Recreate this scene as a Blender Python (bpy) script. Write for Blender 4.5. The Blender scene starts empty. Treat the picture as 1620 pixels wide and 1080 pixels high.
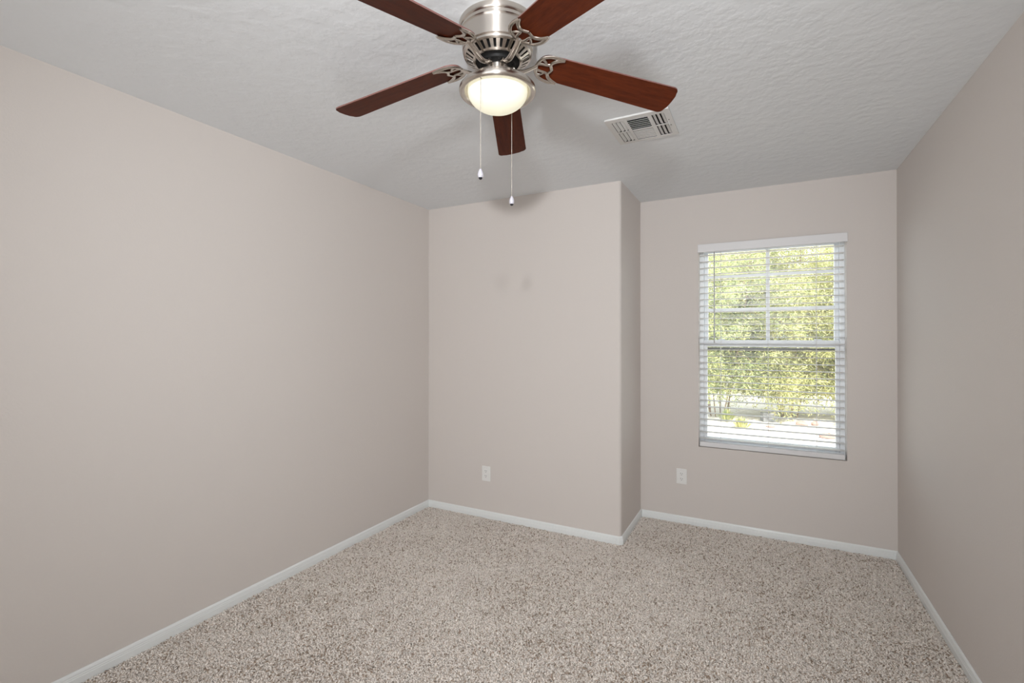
import bpy, math, random
import numpy as np
from mathutils import Vector, Matrix, Euler

random.seed(7)
rng = np.random.default_rng(11)
scene = bpy.context.scene
col = scene.collection
PI = math.pi

# ------------------------------------------------------------------ room numbers (metres, z = 0 on the carpet)
XL, YB, XC, YW, XR = -2.442, 3.190, -0.837, 3.781, 0.758
YN = -2.05                     # wall behind the camera
H = 2.44
BASE = 0.044                   # top of the baseboard
FAN = Vector((-0.791, 1.411, H))

# ------------------------------------------------------------------ camera
cam_d = bpy.data.cameras.new('camera')
cam = bpy.data.objects.new('camera', cam_d)
col.objects.link(cam)
cam_d.sensor_fit = 'HORIZONTAL'
cam_d.sensor_width = 36.0
cam_d.lens = 755.79 / 1620 * 36
cam_d.shift_y = -9.54 / 1620
cam_d.clip_start = 0.02
fw = Vector((-0.46241935, 0.88664964, 0.00455644))
rt = Vector((0.886659321, 0.462423173, 0.00023849827))
up = Vector((0.00189554, -0.00415029, 0.99998959))
cam.matrix_world = Matrix(((rt.x, up.x, -fw.x, 0.0), (rt.y, up.y, -fw.y, 0.0), (rt.z, up.z, -fw.z, 1.3814), (0, 0, 0, 1)))
scene.camera = cam

# ------------------------------------------------------------------ exposure, sky, sun, flash and bounced flash
scene.view_settings.view_transform = 'Standard'
scene.view_settings.look = 'None'
scene.view_settings.gamma = 1.0
scene.view_settings.use_curve_mapping = False
scene.view_settings.exposure = 0.0
scene.cycles.use_denoising = True
scene.cycles.max_bounces = 10
scene.cycles.diffuse_bounces = 6
scene.cycles.transparent_max_bounces = 24
scene.cycles.sample_clamp_indirect = 6.0

world = bpy.data.worlds.new('sky')
scene.world = world
world.use_nodes = True
wn = world.node_tree.nodes
wn['Background'].inputs['Color'].default_value = (0.86, 0.93, 1.0, 1)
wn['Background'].inputs['Strength'].default_value = 2.9


def lamp(name, kind, loc, energy, color=(1, 1, 1), aim=None):
    d = bpy.data.lights.new(name, kind)
    d.energy = energy
    d.color = color
    o = bpy.data.objects.new(name, d)
    col.objects.link(o)
    o.location = loc
    if aim is not None:
        o.rotation_euler = (Vector(aim) - Vector(loc)).to_track_quat('-Z', 'Y').to_euler()
    return o


sun = lamp('sun', 'SUN', (0, 0, 9), 12.0, (1.0, 0.95, 0.86), None)
sun.rotation_euler = Vector((-0.30, 0.52, -1.0)).to_track_quat('-Z', 'Y').to_euler()
sun.data.angle = 0.01

flash = lamp('flash', 'SPOT', (0.02, -0.30, 1.98), 196.0, (0.975, 0.985, 1.0), (-1.48, 2.95, 1.75))
flash.data.spot_size = math.radians(112)
flash.data.spot_blend = 1.0
flash.data.shadow_soft_size = 0.052

bounce = lamp('bounced_flash', 'AREA', (-0.30, -1.95, 1.25), 41.0, (0.97, 0.985, 1.0), (-0.7, 3.0, 1.50))
bounce.data.shape = 'RECTANGLE'
bounce.data.size = 2.6
bounce.data.size_y = 2.0


# ------------------------------------------------------------------ materials
def mat(name):
    m = bpy.data.materials.new(name)
    m.use_nodes = True
    nt = m.node_tree
    return m, nt, nt.nodes['Principled BSDF']


def N(nt, kind, **kw):
    n = nt.nodes.new(kind)
    for k, v in kw.items():
        if k in n.inputs:
            n.inputs[k].default_value = v
        else:
            setattr(n, k, v)
    return n


def simple(name, color, rough=0.5, metal=0.0, spec=0.5):
    m, nt, b = mat(name)
    b.inputs['Base Color'].default_value = (*color, 1)
    b.inputs['Roughness'].default_value = rough
    b.inputs['Metallic'].default_value = metal
    b.inputs['Specular IOR Level'].default_value = spec
    return m


def coords(nt, scale=(1, 1, 1)):
    tc = nt.nodes.new('ShaderNodeTexCoord')
    mp = nt.nodes.new('ShaderNodeMapping')
    mp.inputs['Scale'].default_value = scale
    nt.links.new(tc.outputs['Object'], mp.inputs['Vector'])
    return mp.outputs['Vector']


def paint(name, color, rough, scale, bump, detail=3.0, flat=None):
    """rolled / trowelled wall paint: one colour, a raised texture"""
    m, nt, b = mat(name)
    b.inputs['Base Color'].default_value = (*color, 1)
    b.inputs['Roughness'].default_value = rough
    b.inputs['Specular IOR Level'].default_value = 0.3
    v = coords(nt)
    n = N(nt, 'ShaderNodeTexNoise', Scale=scale, Detail=detail, Roughness=0.55)
    nt.links.new(v, n.inputs['Vector'])
    h = n.outputs['Fac']
    if flat:
        r = nt.nodes.new('ShaderNodeValToRGB')
        r.color_ramp.elements[0].position = flat[0]
        r.color_ramp.elements[1].position = flat[1]
        nt.links.new(h, r.inputs['Fac'])
        h = r.outputs['Color']
    bp = N(nt, 'ShaderNodeBump', Strength=1.0, Distance=bump)
    nt.links.new(h, bp.inputs['Height'])
    nt.links.new(bp.outputs['Normal'], b.inputs['Normal'])
    return m


M = {}
M['wall'] = paint('wall_paint', (0.660, 0.618, 0.587), 0.75, 120, 0.0005)
M['ceiling'] = paint('ceiling_paint', (0.795, 0.826, 0.852), 0.85, 18, 0.0008, 4.0, (0.42, 0.62))
M['trim'] = simple('white_trim_paint', (0.80, 0.83, 0.83), 0.35)
M['vinyl'] = simple('white_vinyl', (0.82, 0.85, 0.88), 0.4)
M['blind'] = simple('white_faux_wood', (0.74, 0.74, 0.75), 0.45)
M['slat'] = simple('white_slat', (0.62, 0.61, 0.60), 0.5)
M['cord'] = simple('white_cord', (0.75, 0.75, 0.74), 0.8)
M['plastic'] = simple('white_plastic', (0.80, 0.80, 0.785), 0.35)
M['slot'] = simple('dark_slot', (0.10, 0.095, 0.09), 0.6)
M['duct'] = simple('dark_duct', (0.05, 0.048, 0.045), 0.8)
M['vent'] = simple('white_enamel', (0.72, 0.72, 0.71), 0.4)
M['black'] = simple('black_motor', (0.008, 0.008, 0.008), 0.55, 0.0, 0.2)
M['chain'] = simple('steel_chain', (0.55, 0.51, 0.45), 0.35, 0.4)
M['fob'] = simple('polished_fob', (0.62, 0.61, 0.68), 0.15, 0.35)
M['fob_tip'] = simple('dark_fob_tip', (0.05, 0.05, 0.06), 0.25, 0.8)
M['wand'] = simple('clear_wand', (0.55, 0.56, 0.55), 0.2)


def nickel(name, rough, aniso):
    m, nt, b = mat(name)
    b.inputs['Base Color'].default_value = (0.62, 0.575, 0.525, 1)
    b.inputs['Metallic'].default_value = 1.0
    b.inputs['Roughness'].default_value = rough
    b.inputs['Anisotropic'].default_value = aniso
    if aniso:
        t = nt.nodes.new('ShaderNodeTangent')
        t.direction_type = 'RADIAL'
        t.axis = 'Z'
        nt.links.new(t.outputs['Tangent'], b.inputs['Tangent'])
        b.inputs['Anisotropic Rotation'].default_value = 0.25
    return m


M['nickel'] = nickel('brushed_nickel', 0.27, 0.88)
M['iron'] = nickel('satin_nickel_casting', 0.22, 0.0)

# dark cherry blades: grain runs along local x
m, nt, b = mat('cherry_wood')
v = coords(nt, (1.6, 26, 26))
n1 = N(nt, 'ShaderNodeTexNoise', Scale=2.2, Detail=6.0, Roughness=0.6, Distortion=0.4)
nt.links.new(v, n1.inputs['Vector'])
v2 = coords(nt, (6, 160, 160))
n2 = N(nt, 'ShaderNodeTexNoise', Scale=2.0, Detail=3.0)
nt.links.new(v2, n2.inputs['Vector'])
ad = N(nt, 'ShaderNodeMath', operation='MULTIPLY_ADD')
ad.inputs[1].default_value = 0.35
nt.links.new(n2.outputs['Fac'], ad.inputs[0])
nt.links.new(n1.outputs['Fac'], ad.inputs[2])
cr = nt.nodes.new('ShaderNodeValToRGB')
cr.color_ramp.elements[0].position = 0.40
cr.color_ramp.elements[0].color = (0.056, 0.0095, 0.0025, 1)
cr.color_ramp.elements[1].position = 0.95
cr.color_ramp.elements[1].color = (0.135, 0.027, 0.0075, 1)
nt.links.new(ad.outputs[0], cr.inputs['Fac'])
nt.links.new(cr.outputs['Color'], b.inputs['Base Color'])
b.inputs['Roughness'].default_value = 0.45
b.inputs['Specular IOR Level'].default_value = 0.12
M['wood'] = m
M['edge_sheen'] = simple('cherry_edge_sheen', (0.18, 0.085, 0.075), 0.45)  # paler pink than the wood: light reflected off the blade rims, put into the colour

# frosted glass bowl, lit from the bulbs inside
m, nt, b = mat('lit_frosted_glass')
b.inputs['Base Color'].default_value = (0.62, 0.61, 0.55, 1)
b.inputs['Roughness'].default_value = 0.35
b.inputs['Emission Color'].default_value = (1.0, 0.95, 0.70, 1)
b.inputs['Emission Strength'].default_value = 0.62
M['bowl'] = m

# window glass: clear, a little reflection
m, nt, b = mat('window_glass')
nt.nodes.remove(b)
tr = nt.nodes.new('ShaderNodeBsdfTransparent')
tr.inputs['Color'].default_value = (0.95, 0.97, 0.96, 1)
gl = N(nt, 'ShaderNodeBsdfGlossy', Roughness=0.35)
mx = nt.nodes.new('ShaderNodeMixShader')
mx.inputs['Fac'].default_value = 0.04
nt.links.new(tr.outputs[0], mx.inputs[1])
nt.links.new(gl.outputs[0], mx.inputs[2])
nt.links.new(mx.outputs[0], nt.nodes['Material Output'].inputs['Surface'])
M['glass'] = m


def attr_mat(name, rough, trans=0.0, spec=0.2):
    """colour from the per-face attribute 'tint' (fibres and leaves differ one by one)"""
    m, nt, b = mat(name)
    a = nt.nodes.new('ShaderNodeAttribute')
    a.attribute_name = 'tint'
    nt.links.new(a.outputs['Color'], b.inputs['Base Color'])
    b.inputs['Roughness'].default_value = rough
    b.inputs['Specular IOR Level'].default_value = spec
    if trans:
        t = nt.nodes.new('ShaderNodeBsdfTranslucent')
        nt.links.new(a.outputs['Color'], t.inputs['Color'])
        x = nt.nodes.new('ShaderNodeMixShader')
        x.inputs['Fac'].default_value = trans
        nt.links.new(b.outputs[0], x.inputs[1])
        nt.links.new(t.outputs[0], x.inputs[2])
        nt.links.new(x.outputs[0], nt.nodes['Material Output'].inputs['Surface'])
    return m


M['yarn'] = attr_mat('carpet_yarn', 0.95, 0.0, 0.05)
M['leaf'] = attr_mat('leaf', 0.6, 0.35)
M['bark'] = simple('bark', (0.25, 0.18, 0.13), 0.9)
M['stone'] = simple('reddish_stone', (0.33, 0.21, 0.18), 0.9)
M['block'] = simple('grey_block', (0.20, 0.20, 0.205), 0.9)

m, nt, b = mat('carpet_backing')
b.inputs['Base Color'].default_value = (0.60, 0.52, 0.45, 1)
b.inputs['Roughness'].default_value = 1.0
M['backing'] = m

m, nt, b = mat('pale_gravel')
v = coords(nt)
n1 = N(nt, 'ShaderNodeTexVoronoi', Scale=26.0)
nt.links.new(v, n1.inputs['Vector'])
cr = nt.nodes.new('ShaderNodeValToRGB')
cr.color_ramp.elements[0].color = (0.52, 0.46, 0.41, 1)
cr.color_ramp.elements[1].color = (0.74, 0.69, 0.64, 1)
nt.links.new(n1.outputs['Color'], cr.inputs['Fac'])
nt.links.new(cr.outputs['Color'], b.inputs['Base Color'])
b.inputs['Roughness'].default_value = 0.95
M['gravel'] = m


# ------------------------------------------------------------------ mesh helpers
class MB:
    def __init__(self):
        self.v, self.f = [], []

    def add(self, vs, fs):
        k = len(self.v)
        self.v += [tuple(p) for p in vs]
        self.f += [tuple(i + k for i in f) for f in fs]
        return self

    def box(self, x0, y0, z0, x1, y1, z1, rot=None, about=None):
        vs = [Vector((x, y, z)) for z in (z0, z1) for y in (y0, y1) for x in (x0, x1)]
        if rot is not None:
            c = Vector(about) if about else Vector(((x0 + x1) / 2, (y0 + y1) / 2, (z0 + z1) / 2))
            R = Euler(rot).to_matrix()
            vs = [R @ (p - c) + c for p in vs]
        return self.add(vs, [(0, 2, 3, 1), (4, 5, 7, 6), (0, 1, 5, 4), (2, 6, 7, 3), (0, 4, 6, 2), (1, 3, 7, 5)])

    def prism(self, pts, z0, z1, tf=None):
        n = len(pts)
        vs = [(x, y, z0) for x, y in pts] + [(x, y, z1) for x, y in pts]
        if tf:
            vs = [tf(*p) for p in vs]
        fs = [tuple(range(n - 1, -1, -1)), tuple(range(n, 2 * n))]
        fs += [(i, (i + 1) % n, n + (i + 1) % n, n + i) for i in range(n)]
        return self.add(vs, fs)

    def lathe(self, prof, n=64, cx=0, cy=0):
        """prof: (r, z) list from top to bottom"""
        vs, fs = [], []
        for r, z in prof:
            for i in range(n):
                a = 2 * PI * i / n
                vs.append((cx + r * math.cos(a), cy + r * math.sin(a), z))
        for j in range(len(prof) - 1):
            for i in range(n):
                k = (i + 1) % n
                fs.append((j * n + i, (j + 1) * n + i, (j + 1) * n + k, j * n + k))
        return self.add(vs, fs)

    def tube(self, pts, rad, n=8, flat=1.0, nrm=(0, 0, 1), caps=True):
        """a tapered tube along pts; flat < 1 squashes it along nrm"""
        pts = [Vector(p) for p in pts]
        rad = rad if isinstance(rad, (list, tuple)) else [rad] * len(pts)
        nrm = Vector(nrm)
        vs, fs = [], []
        for i, p in enumerate(pts):
            t = (pts[min(i + 1, len(pts) - 1)] - pts[max(i - 1, 0)]).normalized()
            s = t.cross(nrm)
            s = s.normalized() if s.length > 1e-4 else t.orthogonal().normalized()
            u = s.cross(t).normalized()
            for k in range(n):
                a = 2 * PI * k / n
                vs.append(p + s * rad[i] * math.cos(a) + u * rad[i] * flat * math.sin(a))
        for i in range(len(pts) - 1):
            for k in range(n):
                q = (k + 1) % n
                fs.append((i * n + k, i * n + q, (i + 1) * n + q, (i + 1) * n + k))
        if caps:
            fs.append(tuple(range(n - 1, -1, -1)))
            e = (len(pts) - 1) * n
            fs.append(tuple(e + k for k in range(n)))
        return self.add(vs, fs)

    def sphere(self, c, rx, ry, rz, nu=10, nv=6):
        prof = [(math.sin(PI * j / nv), math.cos(PI * j / nv)) for j in range(nv + 1)]
        vs, fs = [], []
        for r, z in prof:
            for i in range(nu):
                a = 2 * PI * i / nu
                vs.append((c[0] + rx * r * math.cos(a), c[1] + ry * r * math.sin(a), c[2] + rz * z))
        for j in range(nv):
            for i in range(nu):
                k = (i + 1) % nu
                fs.append((j * nu + i, (j + 1) * nu + i, (j + 1) * nu + k, j * nu + k))
        return self.add(vs, fs)

    def build(self, name, material, parent=None, smooth=None, bevel=0.0, seg=2, offset=None):
        me = bpy.data.meshes.new(name)
        vs = self.v if offset is None else [(x - offset[0], y - offset[1], z - offset[2]) for x, y, z in self.v]
        me.from_pydata(vs, [], self.f)
        me.materials.append(material)
        if smooth is not None:
            me.polygons.foreach_set('use_smooth', [True] * len(me.polygons))
            me.set_sharp_from_angle(angle=math.radians(smooth))
        me.update()
        o = bpy.data.objects.new(name, me)
        col.objects.link(o)
        if parent is not None:
            o.parent = parent
        if bevel:
            bm = o.modifiers.new('bevel', 'BEVEL')
            bm.width = bevel
            bm.segments = seg
            bm.limit_method = 'ANGLE'
            bm.angle_limit = math.radians(40)
        return o


def empty(name, loc):
    o = bpy.data.objects.new(name, None)
    o.empty_display_size = 0.05
    col.objects.link(o)
    o.location = loc
    return o


def tag(o, label=None, cat=None, group=None, kind=None):
    for k, v in (('label', label), ('category', cat), ('group', group), ('kind', kind)):
        if v:
            o[k] = v
    return o


def structure(o, label, cat):
    return tag(o, label, cat, kind='structure')


def smooth_path(pts, n=6):
    """Catmull-Rom through pts"""
    P = [Vector(p) for p in pts]
    P = [P[0] * 2 - P[1]] + P + [P[-1] * 2 - P[-2]]
    out = []
    for i in range(1, len(P) - 2):
        for k in range(n):
            t = k / n
            a, b2, c, d = P[i - 1], P[i], P[i + 1], P[i + 2]
            out.append(0.5 * (2 * b2 + (c - a) * t + (2 * a - 5 * b2 + 4 * c - d) * t * t + (3 * b2 - a - 3 * c + d) * t ** 3))
    out.append(P[-2])
    return out


def lerp_list(vals, n):
    out = []
    for i in range(len(vals) - 1):
        for k in range(n):
            out.append(vals[i] + (vals[i + 1] - vals[i]) * k / n)
    return out + [vals[-1]]


def instant_mesh(name, verts, faces_flat, sizes, tint, material, parent=None, smooth=False):
    """big meshes from numpy arrays; tint is one RGB per face"""
    me = bpy.data.meshes.new(name)
    nv, nl, nf = len(verts), len(faces_flat), len(sizes)
    me.vertices.add(nv)
    me.vertices.foreach_set('co', verts.astype(np.float32).ravel())
    me.loops.add(nl)
    me.loops.foreach_set('vertex_index', faces_flat.astype(np.int32))
    me.polygons.add(nf)
    me.polygons.foreach_set('loop_start', np.concatenate(([0], np.cumsum(sizes)[:-1])).astype(np.int32))
    me.update(calc_edges=True)
    if smooth:
        me.polygons.foreach_set('use_smooth', np.ones(nf, dtype=bool))
    at = me.attributes.new('tint', 'FLOAT_COLOR', 'FACE')
    rgba = np.ones((nf, 4), dtype=np.float32)
    rgba[:, :3] = tint
    at.data.foreach_set('color', rgba.ravel())
    me.materials.append(material)
    o = bpy.data.objects.new(name, me)
    col.objects.link(o)
    if parent is not None:
        o.parent = parent
    return o


# ================================================================== THE SETTING
T = 0.14
OX0, OX1, OZ0, OZ1 = -0.412, 0.497, 0.575, 2.066          # window opening

w = MB().box(XL - T, YN - T, -0.12, XL, YB, H)
structure(w.build('wall_left', M['wall']), 'long plain greige wall on the left', 'wall')

r = 0.022                                                  # rounded drywall corner of the closet block
pl = [(XL - T, YW + T), (XL - T, YB), (XC - r, YB)]
pl += [(XC - r + r * math.sin(a), YB + r - r * math.cos(a)) for a in [PI / 2 * k / 8 for k in range(1, 8)]]
pl += [(XC, YB + r), (XC, YW + T)]
w = MB().prism(pl, -0.12, H)
structure(w.build('wall_back', M['wall'], smooth=25), 'greige wall block jutting out left of the window with a rounded corner', 'wall')

w = MB()
w.box(XC, YW, -0.12, OX0, YW + T, H).box(OX1, YW, -0.12, XR + T, YW + T, H)
w.box(OX0, YW, -0.12, OX1, YW + T, OZ0).box(OX0, YW, OZ1, OX1, YW + T, H)
structure(w.build('wall_window', M['wall']), 'greige recessed wall around the window', 'wall')

w = MB().box(XR, YN - T, -0.12, XR + T, YW, H)
structure(w.build('wall_right', M['wall']), 'shaded plain greige wall on the right', 'wall')
w = MB().box(XL, YN - T, -0.12, XR, YN, H)
structure(w.build('wall_near', M['wall']), 'greige wall behind the viewpoint', 'wall')

# ceiling, with the hole of the air register
VX0, VX1, VY0, VY1 = -0.664, -0.390, 2.284, 2.566
w = MB()
w.box(XL - T, YN - T, H, VX0, YW + T, H + 0.15).box(VX1, YN - T, H, XR + T, YW + T, H + 0.15)
w.box(VX0, YN - T, H, VX1, VY0, H + 0.15).box(VX0, VY1, H, VX1, YW + T, H + 0.15)
structure(w.build('ceiling', M['ceiling']), 'white ceiling with a trowelled knockdown texture', 'ceiling')

w = MB().box(XL, YN, -0.12, XR, YW, -0.012)
structure(w.build('floor', M['backing']), 'floor under the carpet', 'floor')


# baseboards: one moulded profile swept along the foot of each wall
def baseboard(name, path, label):
    """path runs with the room on its right-hand side ... profile (out, z)"""
    prof = [(0.0, -0.012), (0.012, -0.012), (0.012, 0.018), (0.0105, 0.020), (0.0105, 0.026), (0.009, 0.028),
            (0.009, 0.034), (0.0065, 0.040), (0.003, BASE), (0.0, BASE)]
    n = len(prof)
    P = [Vector((x, y)) for x, y in path]
    vs, fs = [], []
    for i, p in enumerate(P):
        ds = []
        if i > 0:
            ds.append((P[i] - P[i - 1]).normalized())
        if i < len(P) - 1:
            ds.append((P[i + 1] - P[i]).normalized())
        ns = [Vector((d.y, -d.x)) for d in ds]
        m_ = sum(ns, Vector((0, 0)))
        m_ = m_ / m_.length_squared * len(ns) if len(ns) > 1 else ns[0]
        if len(ns) > 1:
            m_ = (ns[0] + ns[1]) / (1 + ns[0].dot(ns[1]))
        for o_, z in prof:
            vs.append((p.x + m_.x * o_, p.y + m_.y * o_, z))
    for i in range(len(P) - 1):
        for k in range(n):
            q = (k + 1) % n
            fs.append((i * n + k, (i + 1) * n + k, (i + 1) * n + q, i * n + q))
    fs += [tuple(range(n)), tuple((len(P) - 1) * n + k for k in range(n - 1, -1, -1))]
    o = MB().add(vs, fs).build(name, M['trim'])
    return structure(o, label, 'baseboard')


c = 0.016
baseboard('baseboard_left', [(XL, YN), (XL, YB - 0.0005)], 'white moulded baseboard along the left wall')
baseboard('baseboard_back', [(XL + 0.0005, YB), (XC - c, YB), (XC, YB + c), (XC, YW)],
          'white baseboard around the jutting wall with a clipped corner piece')
baseboard('baseboard_window', [(XC + 0.012, YW), (XR, YW)], 'white baseboard under the window')
baseboard('baseboard_right', [(XR, YW - 0.012), (XR, YN)], 'white moulded baseboard along the right wall')


# ------------------------------------------------------------------ carpet pile
def carpet():
    sp = 0.0066
    gx = np.arange(XL + 0.012, XR - 0.012, sp)
    gy = np.arange(0.25, YW - 0.012, sp)
    X, Y = np.meshgrid(gx, gy)
    X = X.ravel() + rng.uniform(-0.5, 0.5, X.size) * sp
    Y = Y.ravel() + rng.uniform(-0.5, 0.5, Y.size) * sp
    keep = ~((X < XC + 0.016) & (Y > YB - 0.016)) & (X > XL + 0.015) & (X < XR - 0.015) & (Y < YW - 0.015)
    X, Y = X[keep], Y[keep]
    n = len(X)

    def field(sx, sy, k):
        rs = np.random.default_rng(k)
        out = np.zeros(n)
        for _ in range(7):
            a = rs.uniform(0, 2 * PI)
            fr = rs.uniform(0.6, 1.5)
            out += np.sin((X * math.cos(a) / sx + Y * math.sin(a) / sy) * fr * 2 * PI + rs.uniform(0, 6.3))
        return out / 3.0
    big = field(0.9, 0.9, 3) + 0.8 * field(0.28, 0.28, 5)
    nap = field(0.5, 0.5, 9)
    az = rng.uniform(0, 2 * PI, n) + 0.25 * nap
    lean = rng.uniform(0.8, 1.4, n)
    L = rng.uniform(0.010, 0.0155, n)
    rad = rng.uniform(0.0025, 0.0036, n)
    dx, dy = np.cos(az), np.sin(az)
    V = np.zeros((n, 7, 3))
    for k in range(3):
        a = az + 2 * PI * k / 3 + rng.uniform(0, 2, n)
        V[:, k, 0] = X + np.cos(a) * rad
        V[:, k, 1] = Y + np.sin(a) * rad
        V[:, k, 2] = -0.0125
        m1 = 0.55
        V[:, 3 + k, 0] = X + dx * L * m1 * np.sin(lean) * 0.8 + np.cos(a) * rad * 1.15
        V[:, 3 + k, 1] = Y + dy * L * m1 * np.sin(lean) * 0.8 + np.sin(a) * rad * 1.15
        V[:, 3 + k, 2] = -0.0125 + L * m1 * np.maximum(np.cos(lean * 0.7), 0.3) + rng.uniform(-0.0008, 0.0008, n)
    V[:, 6, 0] = X + dx * L * np.sin(lean)
    V[:, 6, 1] = Y + dy * L * np.sin(lean)
    V[:, 6, 2] = -0.0125 + L * np.maximum(np.cos(lean), 0.32)
    V[:, :, 0] = np.clip(V[:, :, 0], XL + 0.0125, XR - 0.0125)
    V[:, :, 1] = np.minimum(V[:, :, 1], YW - 0.0125)
    base = (np.arange(n) * 7)[:, None]
    q = np.array([0, 1, 4, 3, 1, 2, 5, 4, 2, 0, 3, 5, 3, 4, 6, 4, 5, 6, 5, 3, 6])
    flat = (base + q[None, :]).ravel()
    sizes = np.tile([4, 4, 4, 3, 3, 3], n)
    u = rng.uniform(0, 1, n)
    d = np.clip(0.105 + 0.055 * big, 0.05, 0.45)
    light, mid, dark = np.array([0.98, 0.92, 0.86]), np.array([0.88, 0.80, 0.73]), np.array([0.42, 0.33, 0.255])
    tint = np.where((u < d)[:, None], dark, np.where((u < d + 0.24)[:, None], mid, light))
    tint = tint * rng.uniform(0.88, 1.1, n)[:, None]
    o = instant_mesh('carpet_pile', V.reshape(-1, 3), flat, sizes, np.repeat(tint, 6, axis=0), M['yarn'])
    tag(o, 'beige carpet flecked with brown covering the whole floor', 'carpet', kind='stuff')


carpet()

# ================================================================== WINDOW
FY = YW + 0.078                    # room face of the vinyl frame
win = empty('window_1', ((OX0 + OX1) / 2, FY, OZ0))
structure(win, 'single-hung white vinyl window, upper sash divided by muntins', 'window')
wo = win.location


def frame_rect(x0, x1, z0, z1, t, y0, y1, tb=None, tt=None):
    tb = t if tb is None else tb
    tt = t if tt is None else tt
    m_ = MB()
    m_.box(x0, y0, z0, x0 + t, y1, z1).box(x1 - t, y0, z0, x1, y1, z1)
    m_.box(x0 + t, y0, z0, x1 - t, y1, z0 + tb).box(x0 + t, y0, z1 - tt, x1 - t, y1, z1)
    return m_


frame_rect(OX0, OX1, OZ0, OZ1, 0.030, FY, YW + T).build('window_frame', M['vinyl'], win, offset=wo, bevel=0.003)
GX0, GX1, MZ = -0.357, 0.440, 1.338
up_s = frame_rect(OX0 + 0.031, OX1 - 0.031, MZ - 0.024, OZ1 - 0.031, 0.026, FY + 0.028, FY + 0.055, tb=0.046, tt=0.02).build(
    'upper_sash', M['vinyl'], win, offset=wo, bevel=0.002)
mu = MB().box(0.031, FY + 0.036, MZ + 0.022, 0.055, FY + 0.046, OZ1 - 0.051)
for z in (1.589, 1.837):
    mu.box(OX0 + 0.057, FY + 0.037, z - 0.011, OX1 - 0.057, FY + 0.045, z + 0.011)
mu.build('muntin', M['vinyl'], up_s, offset=wo)
MB().box(OX0 + 0.055, FY + 0.048, MZ, OX1 - 0.055, FY + 0.051, OZ1 - 0.05).build('pane', M['glass'], up_s, offset=wo)
lo_s = frame_rect(OX0 + 0.031, OX1 - 0.031, OZ0 + 0.031, MZ + 0.026, 0.022, FY + 0.002, FY + 0.027, tb=0.036, tt=0.048).build(
    'lower_sash', M['vinyl'], win, offset=wo, bevel=0.002)
MB().box(OX0 + 0.052, FY + 0.014, OZ0 + 0.066, OX1 - 0.052, FY + 0.017, MZ - 0.021).build('pane', M['glass'], lo_s, offset=wo)
for x in (-0.26, 0.345):
    MB().box(x - 0.022, FY - 0.006, MZ + 0.0262, x + 0.022, FY + 0.022, MZ + 0.034).build('sash_lock', M['vinyl'], win, offset=wo, bevel=0.002)
frame_rect(OX0 + 0.031, OX1 - 0.031, OZ0 + 0.031, MZ - 0.03, 0.014, FY + 0.032, FY + 0.038).build('screen_frame', M['duct'], win, offset=wo)

# ================================================================== BLIND
bl = empty('window_blind', ((OX0 + OX1) / 2, YW + 0.03, OZ1))
tag(bl, 'white faux wood horizontal blind hung open in the window', 'blind')
bo = bl.location
va = MB().box(OX0 - 0.003, YW - 0.022, 2.0075, OX1 + 0.004, YW - 0.010, 2.068)
va.box(OX0 - 0.003, YW - 0.0105, 2.0075, OX0 + 0.007, YW + 0.004, 2.068).box(OX1 - 0.006, YW - 0.0105, 2.0075, OX1 + 0.004, YW - 0.0005, 2.068)
va.build('valance', M['blind'], bl, offset=bo, bevel=0.003)
MB().box(OX0 + 0.004, YW + 0.004, 2.022, OX1 - 0.004, YW + 0.056, 2.064).build('headrail', M['blind'], bl, offset=bo)
SX0, SX1 = OX0 + 0.007, OX1 - 0.011
PITCH, S0 = 0.0466, 0.6395
slat0 = None
for k in range(30):
    z = S0 + PITCH * k
    if z > 2.012:
        break
    if slat0 is None:
        sec, n = [], 9
        for i in range(n):
            t = -1 + 2 * i / (n - 1)
            sec.append((0.0255 * t, 0.0022 * (1 - t * t)))
        low = [(y, zz - 0.0028) for y, zz in reversed(sec)]
        ring = sec + low
        vs = [(x, y, zz) for x in (SX0 - bo.x, SX1 - bo.x) for y, zz in ring]
        q = len(ring)
        fs = [(i, (i + 1) % q, q + (i + 1) % q, q + i) for i in range(q)] + [tuple(range(q - 1, -1, -1)), tuple(range(q, 2 * q))]
        slat0 = MB().add(vs, fs).build('slat', M['slat'], bl, smooth=50)
        s = slat0
    else:
        s = slat0.copy()
        col.objects.link(s)
        s.parent = bl
    s.location = (0, 0, z - bo.z)
MB().box(SX0, YW + 0.003, 0.5785, SX1, YW + 0.057, 0.6135).build('bottom_rail', M['blind'], bl, offset=bo, bevel=0.004)
for x in (-0.262, 0.043, 0.331):
    lc = MB()
    for y in (YW + 0.0035, YW + 0.0565):
        lc.tube([(x, y, 0.612), (x, y, 2.03)], 0.0011, 6)
    for k in range(30):
        z = S0 + PITCH * k - 0.003
        if z < 2.01:
            lc.box(x - 0.0008, YW + 0.0035, z - 0.0006, x + 0.0008, YW + 0.0565, z + 0.0006)
    lc.build('ladder_cord', M['cord'], bl, offset=bo)
wd = MB().tube([(-0.303, YW - 0.004, 2.03), (-0.303, YW - 0.004, 1.36)], 0.0042, 8)
wd.tube([(-0.303, YW - 0.004, 1.362), (-0.303, YW - 0.004, 1.345)], [0.0042, 0.006], 8)
wd.build('tilt_wand', M['wand'], bl, offset=bo, smooth=40)


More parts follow.
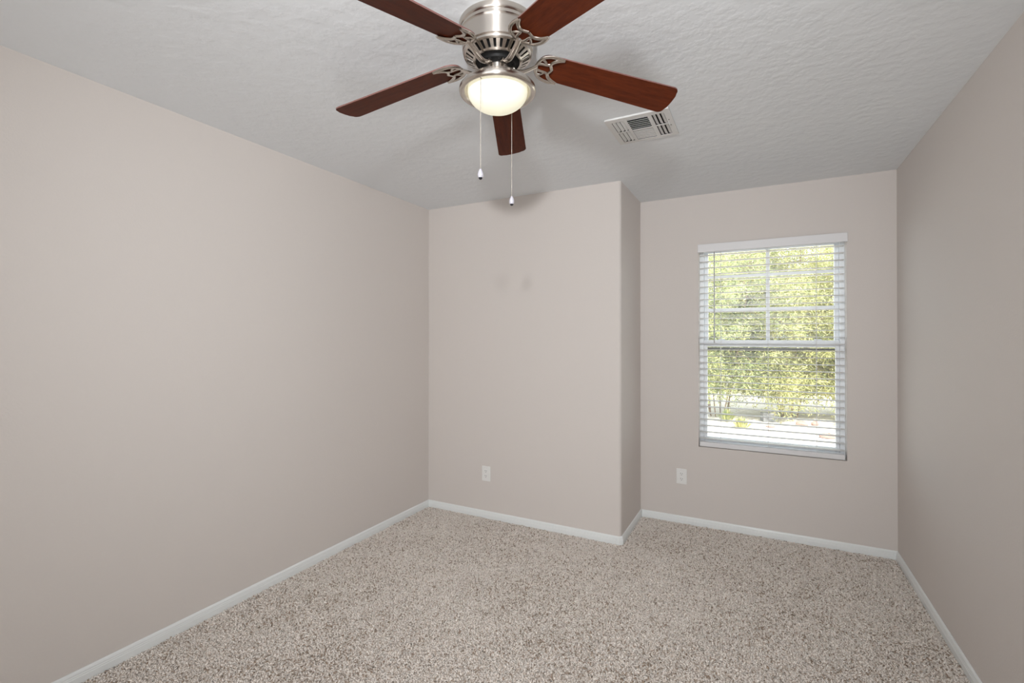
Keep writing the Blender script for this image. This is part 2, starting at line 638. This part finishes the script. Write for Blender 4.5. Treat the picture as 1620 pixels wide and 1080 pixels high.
# ================================================================== OUTLETS
def outlet(x, y, z, label, rocker):
    r_ = empty('wall_outlet', (x, y, z))
    tag(r_, label, 'outlet')
    MB().box(-0.037, -0.006, -0.0575, 0.037, 0, 0.0575).build('cover_plate', M['plastic'], r_, bevel=0.003)
    if rocker:
        f = MB().box(-0.0165, -0.0085, -0.0335, 0.0165, -0.005, 0.0335).build('receptacle', M['plastic'], r_, bevel=0.0015)
        ys = (0.019, -0.019)
    else:
        f = MB()
        for zc in (0.0195, -0.0195):
            pts = [(0.0165 * math.cos(a), max(-0.0135, min(0.0135, 0.0175 * math.sin(a)))) for a in [2 * PI * k / 24 for k in range(24)]]
            f.prism(pts, 0.005, 0.0085, tf=lambda px, py, pz, zc=zc: (px, -pz, zc + py))
        f = f.build('receptacle', M['plastic'], r_)
        ys = (0.0195, -0.0195)
    for zc in ys:
        s_ = MB()
        s_.box(-0.0072, -0.0089, zc - 0.001, -0.0048, -0.008, zc + 0.0085)
        s_.box(0.0048, -0.0089, zc - 0.0005, 0.0068, -0.008, zc + 0.0075)
        s_.box(-0.0022, -0.0089, zc - 0.0095, 0.0022, -0.008, zc - 0.0052)
        s_.build('slots', M['slot'], f)
    if rocker:
        MB().box(-0.006, -0.0095, -0.0045, 0.006, -0.008, -0.001).box(-0.006, -0.0095, 0.001, 0.006, -0.008, 0.0045).build('test_button', M['plastic'], f)
    for zc in ((0.047, -0.047) if rocker else (0.0,)):
        sc = MB().prism([(0.003 * math.cos(a), 0.003 * math.sin(a)) for a in [2 * PI * k / 12 for k in range(12)]], 0.005, 0.0072,
                        tf=lambda px, py, pz, zc=zc: (px, -pz, zc + py))
        sc.build('screw', M['plastic'], r_)
    return r_


outlet(-1.887, YB, 0.331, 'white rectangular-face outlet low on the jutting wall left of the corner', True)
outlet(-0.532, YW, 0.340, 'white duplex outlet low on the wall below and left of the window', False)

# ================================================================== CEILING AIR REGISTER
vt = empty('ceiling_vent', (-0.527, 2.424, H))
tag(vt, 'white metal air register on the ceiling behind the fan blade', 'vent')
vo = vt.location
FZ = H - 0.008
fx0, fx1, fy0, fy1 = -0.678, -0.374, 2.268, 2.580
lb, cb, rb = (-0.650, -0.592), (-0.577, -0.478), (-0.459, -0.402)
by0, by1, bm0, bm1 = 2.302, 2.556, 2.424, 2.434
fp = MB()
for a0_, a1_ in ((fx0, lb[0]), (lb[1], cb[0]), (cb[1], rb[0]), (rb[1], fx1)):
    fp.box(a0_, by0, FZ, a1_, by1, FZ + 0.002)
fp.box(fx0, fy0, FZ, fx1, by0, FZ + 0.002).box(fx0, by1, FZ, fx1, fy1, FZ + 0.002)
for bx in (lb, rb):
    fp.box(bx[0], bm0, FZ, bx[1], bm1, FZ + 0.002)
fp.box(cb[0], bm0 + 0.002, FZ, cb[1], bm1 - 0.002, FZ + 0.002)
for a in ((fx0, fy0, fx0 + 0.002, fy1), (fx1 - 0.002, fy0, fx1, fy1), (fx0, fy0, fx1, fy0 + 0.002), (fx0, fy1 - 0.002, fx1, fy1)):
    fp.box(a[0], a[1], FZ + 0.002, a[2], a[3], H)
fp.build('face_plate', M['vent'], vt, offset=vo)
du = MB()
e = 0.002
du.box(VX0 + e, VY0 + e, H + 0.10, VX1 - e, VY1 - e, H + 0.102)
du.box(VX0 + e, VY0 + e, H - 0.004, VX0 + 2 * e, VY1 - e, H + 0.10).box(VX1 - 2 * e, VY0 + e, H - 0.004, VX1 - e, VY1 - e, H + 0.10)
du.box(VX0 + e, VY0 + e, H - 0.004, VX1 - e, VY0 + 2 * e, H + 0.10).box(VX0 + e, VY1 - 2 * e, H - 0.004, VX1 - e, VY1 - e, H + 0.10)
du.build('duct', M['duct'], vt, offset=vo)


def louver(x0, x1, y0, y1, ang, along):
    """a stamped vane: tilted about its long axis, just behind the face"""
    cx, cy, cz = (x0 + x1) / 2, (y0 + y1) / 2, FZ + 0.004
    rot = (ang, 0, 0) if along == 'x' else (0, ang, 0)
    MB().box(x0, y0, cz - 0.0006, x1, y1, cz + 0.0006, rot=rot).build('louver', M['vent'], vt, offset=vo)


nl = 6
p_ = (bm0 - by0) / nl
for i in range(nl):
    y = by0 + (i + 0.5) * p_
    louver(cb[0], cb[1], y - 0.0075, y + 0.0075, math.radians(32), 'x')
p_ = (by1 - bm1) / 7
for i in range(7):
    y = bm1 + (i + 0.5) * p_
    louver(cb[0], cb[1], y - 0.0042, y + 0.0042, math.radians(-16), 'x')
for (y0, y1) in ((by0, bm0), (bm1, by1)):
    for i in range(3):
        p_ = (lb[1] - lb[0]) / 3
        x = lb[0] + (i + 0.5) * p_
        louver(x - 0.0075, x + 0.0075, y0 + 0.004, y1 - 0.001, math.radians(-32), 'y')
        x = rb[0] + (i + 0.5) * p_
        louver(x - 0.0075, x + 0.0075, y0 + 0.002, y1 - 0.002, math.radians(24), 'y')
MB().box(-0.3975, 2.405, FZ - 0.012, -0.3945, 2.432, FZ).build('damper_lever', M['vent'], vt, offset=vo, bevel=0.001)
for y in (2.385, 2.448):
    MB().prism([(-0.392 + 0.003 * math.cos(a), y + 0.003 * math.sin(a)) for a in [2 * PI * k / 10 for k in range(10)]], FZ - 0.0015, FZ).build(
        'screw', M['slot'], vt, offset=vo)

# ================================================================== CEILING FAN
fan = empty('ceiling_fan', FAN)
tag(fan, 'flush-mount brushed nickel ceiling fan with five cherry wood blades and a lit bowl', 'ceiling fan')
Z = lambda z: z - H
hp = [(0.000, 2.4395), (0.128, 2.4395), (0.1305, 2.436), (0.1305, 2.424), (0.1285, 2.419), (0.125, 2.4165), (0.1245, 2.413), (0.1265, 2.411),
      (0.1265, 2.406), (0.123, 2.402), (0.1225, 2.398), (0.122, 2.396), (0.121, 2.370), (0.1185, 2.346), (0.1165, 2.3445), (0.1150, 2.343)]
MB().lathe([(r_, Z(z)) for r_, z in hp], 96).build('motor_housing', M['nickel'], fan, smooth=35)
vr = MB().lathe([(0.1148, Z(2.3432)), (0.1165, Z(2.340)), (0.1155, Z(2.3345)), (0.1125, Z(2.3318)), (0.1080, Z(2.3308)), (0.107, Z(2.3325)),
                 (0.110, Z(2.338))], 96)
vr.lathe([(0.083, Z(2.319)), (0.0845, Z(2.3165)), (0.080, Z(2.3125)), (0.075, Z(2.3125)), (0.074, Z(2.317)), (0.0785, Z(2.3195))], 96)
for k in range(30):
    a = 2 * PI * k / 30
    ca, sa = math.cos(a), math.sin(a)
    r0, z0, r1, z1, h0, h1 = 0.109, Z(2.3315), 0.081, Z(2.3150), 0.0064, 0.0047
    vs = []
    for (r_, z, h) in ((r0, z0, h0), (r1, z1, h1)):
        for dz in (0, 0.003):
            for s_ in (-1, 1):
                vs.append((r_ * ca - s_ * h * sa, r_ * sa + s_ * h * ca, z + dz))
    vr.add(vs, [(0, 1, 5, 4), (2, 6, 7, 3), (0, 4, 6, 2), (1, 3, 7, 5), (0, 2, 3, 1), (4, 5, 7, 6)])
vr.build('vent_ring', M['nickel'], fan, smooth=35)
mt = MB().lathe([(0.105, Z(2.341)), (0.100, Z(2.336)), (0.075, Z(2.326)), (0.070, Z(2.316)), (0.060, Z(2.311)), (0.058, Z(2.303)),
                 (0.044, Z(2.300)), (0.040, Z(2.296)), (0.0, Z(2.296))], 64)
for k in range(10):
    a = 2 * PI * (k + 0.5) / 10
    mt.sphere((0.051 * math.cos(a), 0.051 * math.sin(a), Z(2.302)), 0.005, 0.005, 0.003, 8, 4)
mt.build('motor', M['black'], fan, smooth=35)

A0, DROOP, TAU, ZB = 0.71604, 0.1294, -0.1893, Z(2.3413)


def bp_(r_, s_, dz=0.0):
    """blade frame: r along, s across (pitched), dz off the blade's plane"""
    return Vector((r_, s_ * math.cos(TAU) - dz * math.sin(TAU), ZB - DROOP * r_ + s_ * math.sin(TAU) + dz * math.cos(TAU)))


def blade_outline():
    W0, W1, R0, R1 = 0.054, 0.0655, 0.140, 0.655
    pts = []

    def arc(cx, cy, rr, a_0, a_1, n=7):
        for k in range(n + 1):
            a = a_0 + (a_1 - a_0) * k / n
            pts.append((cx + rr * math.cos(a), cy + rr * math.sin(a)))
    rr = 0.040
    arc(R0 + rr, -W0 + rr, rr, -PI, -PI / 2)
    rt_ = 0.020
    arc(R1 - rt_ - 0.003, -W1 + rt_, rt_, -PI / 2, 0)
    for k in range(1, 6):
        t = -1 + 2 * k / 6
        pts.append((R1 + 0.003 * (1 - t * t), t * (W1 - rt_)))
    arc(R1 - rt_ - 0.003, W1 - rt_, rt_, 0, PI / 2)
    arc(R0 + rr, W0 - rr, rr, PI / 2, PI)
    return pts


def iron_mb():
    m_ = MB()
    dz = -0.0045
    nrm = bp_(0, 0, 1) - bp_(0, 0, 0)

    def stroke(pts, rad, n=6):
        P = smooth_path([bp_(a, b2, dz) for a, b2 in pts], n)
        m_.tube(P, lerp_list([q * 1.28 for q in rad], n), 8, 0.62, nrm)
    for sg in (1, -1):
        # outer sweep of the crescent, then its inner edge, both meeting in a blunt horn
        stroke([(0.136, 0.004 * sg), (0.139, 0.020 * sg), (0.150, 0.041 * sg), (0.170, 0.053 * sg), (0.194, 0.057 * sg), (0.222, 0.054 * sg)],
               [0.0050, 0.0050, 0.0048, 0.0050, 0.0052, 0.0046])
        stroke([(0.222, 0.054 * sg), (0.202, 0.046 * sg), (0.188, 0.034 * sg), (0.183, 0.021 * sg), (0.187, 0.010 * sg), (0.192, 0.0)],
               [0.0044, 0.0052, 0.0050, 0.0046, 0.0042, 0.0040])
        stroke([(0.138, 0.012 * sg), (0.152, 0.0155 * sg), (0.168, 0.0165 * sg), (0.184, 0.0215 * sg)], [0.0042, 0.0038, 0.0038, 0.0042])
        stroke([(0.146, 0.036 * sg), (0.160, 0.030 * sg), (0.170, 0.0175 * sg)], [0.0036, 0.0034, 0.0034])
    # arm: from the motor, dipping, up to the crescent
    arm = [Vector((0.050, 0, Z(2.299))), Vector((0.062, 0, Z(2.292))), Vector((0.080, 0, Z(2.2905))), Vector((0.100, 0, Z(2.298))),
           Vector((0.120, 0, Z(2.3085))), bp_(0.138, 0, dz)]
    m_.tube(smooth_path(arm, 5), lerp_list([0.0115, 0.0115, 0.0110, 0.0102, 0.0095, 0.0095], 5), 10, 0.62, (0, 0.0, 1))
    # mounting foot with two screws
    m_.box(0.036, -0.013, Z(2.2962), 0.056, 0.013, Z(2.3012))
    for s_ in (-0.008, 0.008):
        m_.sphere((0.044, s_, Z(2.2962)), 0.0035, 0.0035, 0.002, 8, 4)
    return m_


def rim_mb(outline):
    """thin band round the blade, its reflected light painted in as a paler colour"""
    n = len(outline)
    m_ = MB()
    vs, fs = [], []
    for dz in (-0.0002, 0.0047):
        for x, y in outline:
            vs.append(bp_(x, y, dz))
    # push the band a hair outside the blade
    cx = sum(x for x, _ in outline) / n
    for i, (x, y) in enumerate(outline):
        x0, y0 = outline[i - 1]
        x1, y1 = outline[(i + 1) % n]
        t = Vector((x1 - x0, y1 - y0)).normalized()
        ox, oy = t.y * 0.0005, -t.x * 0.0005
        vs[i] = bp_(x + ox, y + oy, -0.0002)
        vs[n + i] = bp_(x + ox, y + oy, 0.0047)
    fs = [(i, (i + 1) % n, n + (i + 1) % n, n + i) for i in range(n)]
    return m_.add(vs, fs)


ol = blade_outline()
blade0 = MB().prism(ol, 0.0, 0.0045, tf=lambda x, y, z: bp_(x, y, z)).build('blade', M['wood'], fan)
edge0 = rim_mb(ol).build('blade_edge_sheen', M['edge_sheen'], blade0, smooth=40)
iron0 = iron_mb().build('blade_bracket', M['iron'], blade0, smooth=45)
iron0['label'] = 'openwork nickel bracket'
blade0.rotation_euler = (0, 0, A0)
for k in range(1, 5):
    bl_ = blade0.copy()
    col.objects.link(bl_)
    bl_.parent = fan
    bl_.rotation_euler = (0, 0, A0 + k * 2 * PI / 5)
    for ch in (edge0, iron0):
        c_ = ch.copy()
        col.objects.link(c_)
        c_.parent = bl_

# light kit
lk = MB().lathe([(r_, Z(z)) for r_, z in [
    (0.030, 2.2975), (0.038, 2.2965), (0.0385, 2.270), (0.040, 2.262), (0.050, 2.2585), (0.070, 2.2545), (0.090, 2.2495), (0.108, 2.2415),
    (0.121, 2.2315), (0.1285, 2.2225), (0.1305, 2.2155), (0.1290, 2.2090), (0.1240, 2.2050), (0.1180, 2.2050), (0.1120, 2.2090),
    (0.1065, 2.2150), (0.1045, 2.2220), (0.100, 2.226), (0.0, 2.228)]], 96)
lk.build('light_fitter', M['nickel'], fan, smooth=40)
bw = [(0.1010, 2.2230), (0.1012, 2.2125)]
for k in range(1, 15):
    a = PI / 2 * k / 14
    bw.append((0.1010 * math.cos(a) ** 1.04 if k < 14 else 0.0, 2.2125 - 0.0655 * math.sin(a)))
MB().lathe([(r_, Z(z)) for r_, z in bw], 72).build('light_bowl', M['bowl'], fan, smooth=60)


def chain(dx, dy, z0, z1):
    m_ = MB()
    n = int((z0 - z1) / 0.0032)
    for i in range(n):
        m_.sphere((dx, dy, Z(z0 - i * 0.0032)), 0.00145, 0.00145, 0.0015, 6, 4)
    m_.tube([(dx, dy, Z(z0)), (dx, dy, Z(z1))], 0.0005, 5)
    s_ = 1 if dy > 0 else -1
    m_.tube([(dx, dy - 0.006 * -s_ * -1, Z(z0 + 0.001)), (dx, dy, Z(z0 + 0.001))], 0.0022, 6)
    o = m_.build('pull_chain', M['chain'], fan, smooth=60)
    fb = MB().lathe([(r_, z) for r_, z in [(0.0, 0.002), (0.003, 0.001), (0.0042, -0.002), (0.0075, -0.009), (0.0094, -0.017), (0.0088, -0.023),
                                           (0.0066, -0.027), (0.0, -0.0275)]], 20)
    f = fb.build('chain_fob', M['fob'], o, smooth=35)
    f.location = (dx, dy, Z(z1))
    tp = MB().lathe([(0.0066, -0.0268), (0.0058, -0.0295), (0.0034, -0.0325), (0.0, -0.0332)], 16).build('fob_tip', M['fob_tip'], o, smooth=40)
    tp.location = (dx, dy, Z(z1))


chain(0.001, -0.1130, 2.2070, 1.9165)
chain(-0.003, 0.1090, 2.2070, 1.8880)

# ================================================================== OUTSIDE
GZ = -0.15
w = MB().box(-9, YW + T, GZ - 0.2, 11, 30, GZ)
structure(w.build('ground', M['gravel']), 'sunlit pale gravel ground outside the window', 'ground')


def leaves(n, centers, length, width, tints, spread, droop):
    """lance-shaped leaves: 4-vertex blades around the given twig points"""
    P = centers[rng.integers(0, len(centers), n)] + rng.normal(0, spread, (n, 3))
    az = rng.uniform(0, 2 * PI, n)
    el = rng.normal(droop, 0.55, n)
    d = np.stack([np.cos(az) * np.cos(el), np.sin(az) * np.cos(el), np.sin(el)], 1)
    rnd = rng.normal(0, 1, (n, 3))
    s = np.cross(d, rnd)
    s /= np.linalg.norm(s, axis=1)[:, None]
    L = (length * rng.uniform(0.6, 1.25, n))[:, None]
    Wd = (width * rng.uniform(0.7, 1.2, n))[:, None]
    V = np.stack([P, P + d * L * 0.4 + s * Wd, P + d * L, P + d * L * 0.4 - s * Wd], 1)
    flat = np.arange(n * 4)
    t = tints[rng.integers(0, len(tints), n)] * rng.uniform(0.75, 1.2, n)[:, None]
    return V.reshape(-1, 3), flat, np.full(n, 4), t


YG = np.array([[0.50, 0.49, 0.20], [0.56, 0.53, 0.25], [0.44, 0.46, 0.21], [0.36, 0.40, 0.19], [0.60, 0.56, 0.34]])
GG = np.array([[0.42, 0.45, 0.20], [0.34, 0.40, 0.21], [0.48, 0.48, 0.20], [0.26, 0.31, 0.16], [0.56, 0.54, 0.30]])


def bush(x, y, height, rad, low, nleaf, tints, label, seed, nst=7):
    rs = np.random.default_rng(seed)
    o = empty('leafy_bush', (x, y, GZ))
    tag(o, label, 'bush')
    st = MB()
    cen = []
    for k in range(nst):
        a = 2 * PI * k / nst + rs.uniform(-0.4, 0.4)
        rr = rad * rs.uniform(0.45, 0.95)
        top = Vector((rr * math.cos(a), rr * math.sin(a), height * rs.uniform(0.6, 0.98)))
        b0 = Vector((0.16 * math.cos(a), 0.16 * math.sin(a), 0))
        mid = b0.lerp(top, 0.5) + Vector((rs.uniform(-.1, .1), rs.uniform(-.1, .1), 0.12))
        path = smooth_path([b0, mid, top], 6)
        st.tube(path, lerp_list([0.012, 0.009, 0.004], 6), 6)
        for j in range(32):
            t = rs.uniform(0.2, 1.0)
            p0 = path[int(t * (len(path) - 1))]
            az = rs.uniform(0, 2 * PI)
            ln = rs.uniform(0.3, 0.75) * rad
            p1 = p0 + Vector((math.cos(az) * ln, math.sin(az) * ln, rs.uniform(-0.5, 0.35) * ln))
            if p1.z < low:
                p1.z = low + rs.uniform(0, 0.25)
            st.tube([p0, p0.lerp(p1, 0.5) + Vector((0, 0, 0.05)), p1], [0.005, 0.0035, 0.0015], 4)
            for q in np.linspace(0.3, 1.0, 9):
                cen.append(p0.lerp(p1, float(q)))
    for k in range(34):                       # low skirt of hanging twigs
        a = rs.uniform(0, 2 * PI)
        r0, r1 = rad * rs.uniform(0.1, 0.4), rad * rs.uniform(0.55, 1.05)
        p0 = Vector((r0 * math.cos(a), r0 * math.sin(a), rs.uniform(0.9, 1.5)))
        p1 = Vector((r1 * math.cos(a + 0.3), r1 * math.sin(a + 0.3), low + rs.uniform(0.02, 0.55)))
        st.tube([p0, p0.lerp(p1, 0.5) + Vector((0, 0, 0.12)), p1], [0.005, 0.0035, 0.0015], 4)
        for q in np.linspace(0.2, 1.0, 9):
            cen.append(p0.lerp(p1, float(q)))
    st.build('stems', M['bark'], o)
    cen = np.array([tuple(v_) for v_ in cen])
    V, f, s, t = leaves(nleaf, cen, 0.095, 0.0085, tints, 0.09, -0.35)
    instant_mesh('foliage', V, f, s, t, M['leaf'], o)
    return o


bush(-0.75, 10.2, 4.2, 1.2, 0.46, 50000, GG, 'willow-leaved bush at the left of the window view, greener than its neighbours', 21)
bush(0.45, 10.7, 4.4, 1.25, 0.14, 58000, YG, 'yellow-green bush in the middle of the window view', 22)
bush(1.65, 11.2, 4.4, 1.25, 0.22, 50000, YG, 'yellow-green bush at the right of the window view', 23)
bush(-0.9, 15.2, 6.4, 2.1, 0.9, 30000, YG, 'tall pale bush standing behind the left and middle bushes', 25, 8)
bush(1.9, 15.8, 6.6, 2.1, 0.9, 30000, YG, 'tall pale bush standing behind the right bush', 26, 8)


def tuft(x, y, rad, hgt, n, tints, label):
    o = empty('grass_tuft', (x, y, GZ))
    tag(o, label, 'plant')
    a = rng.uniform(0, 2 * PI, n)
    sp = rng.uniform(0.1, 1.0, n)
    h = hgt * (1 - 0.55 * sp) * rng.uniform(0.7, 1.15, n)
    B_ = np.stack([np.cos(a) * sp * rad * 0.35, np.sin(a) * sp * rad * 0.35, np.zeros(n)], 1)
    T_ = np.stack([np.cos(a) * sp * rad, np.sin(a) * sp * rad, h], 1)
    s = np.stack([-np.sin(a), np.cos(a), np.zeros(n)], 1) * 0.008
    Mid = (B_ + T_) / 2 + np.array([0, 0, 0.15 * hgt])
    V = np.stack([B_, Mid + s, T_, Mid - s], 1).reshape(-1, 3)
    t = tints[rng.integers(0, len(tints), n)] * rng.uniform(0.8, 1.2, n)[:, None]
    instant_mesh('grass_blades', V, np.arange(n * 4), np.full(n, 4), t, M['leaf'], o)


tuft(-0.56, 9.55, 0.24, 0.26, 200, GG, 'green grass tuft on the gravel, nearer the left bush')
tuft(-0.30, 8.95, 0.26, 0.22, 170, YG, 'dry yellowish grass tuft on the gravel, in front of the green one')
tuft(1.40, 10.0, 0.34, 0.40, 260, YG, 'yellow grass clump at the right edge of the window view')


def stone(x, y, sx, sy, sz, label, material, seed):
    rs = random.Random(seed)
    m_ = MB().sphere((0, 0, sz * 0.55), sx, sy, sz, 12, 8)
    m_.v = [(a * rs.uniform(0.82, 1.12), b2 * rs.uniform(0.82, 1.12), max(0.0, c2 * rs.uniform(0.85, 1.1))) for a, b2, c2 in m_.v]
    o = m_.build('stone', material, smooth=30)
    o.location = (x, y, GZ)
    tag(o, label, 'stone')


stone(0.63, 9.75, 0.10, 0.08, 0.045, 'reddish stone below the stems of the middle bush', M['stone'], 1)
stone(0.83, 9.85, 0.06, 0.06, 0.05, 'small reddish stone beside the larger one, to its right', M['stone'], 2)
stone(0.90, 8.70, 0.13, 0.09, 0.05, 'reddish stone low at the right of the window view', M['stone'], 3)
stone(0.14, 9.30, 0.07, 0.06, 0.025, 'flat reddish stone on the gravel in the middle', M['stone'], 4)
bk = MB().box(-0.13, -0.09, 0, 0.13, 0.09, 0.16).build('concrete_block', M['block'], bevel=0.01)
bk.location = (0.13, 9.95, GZ)
bk.rotation_euler = (0, 0, 0.3)
tag(bk, 'grey block on the gravel under the middle bush', 'block')
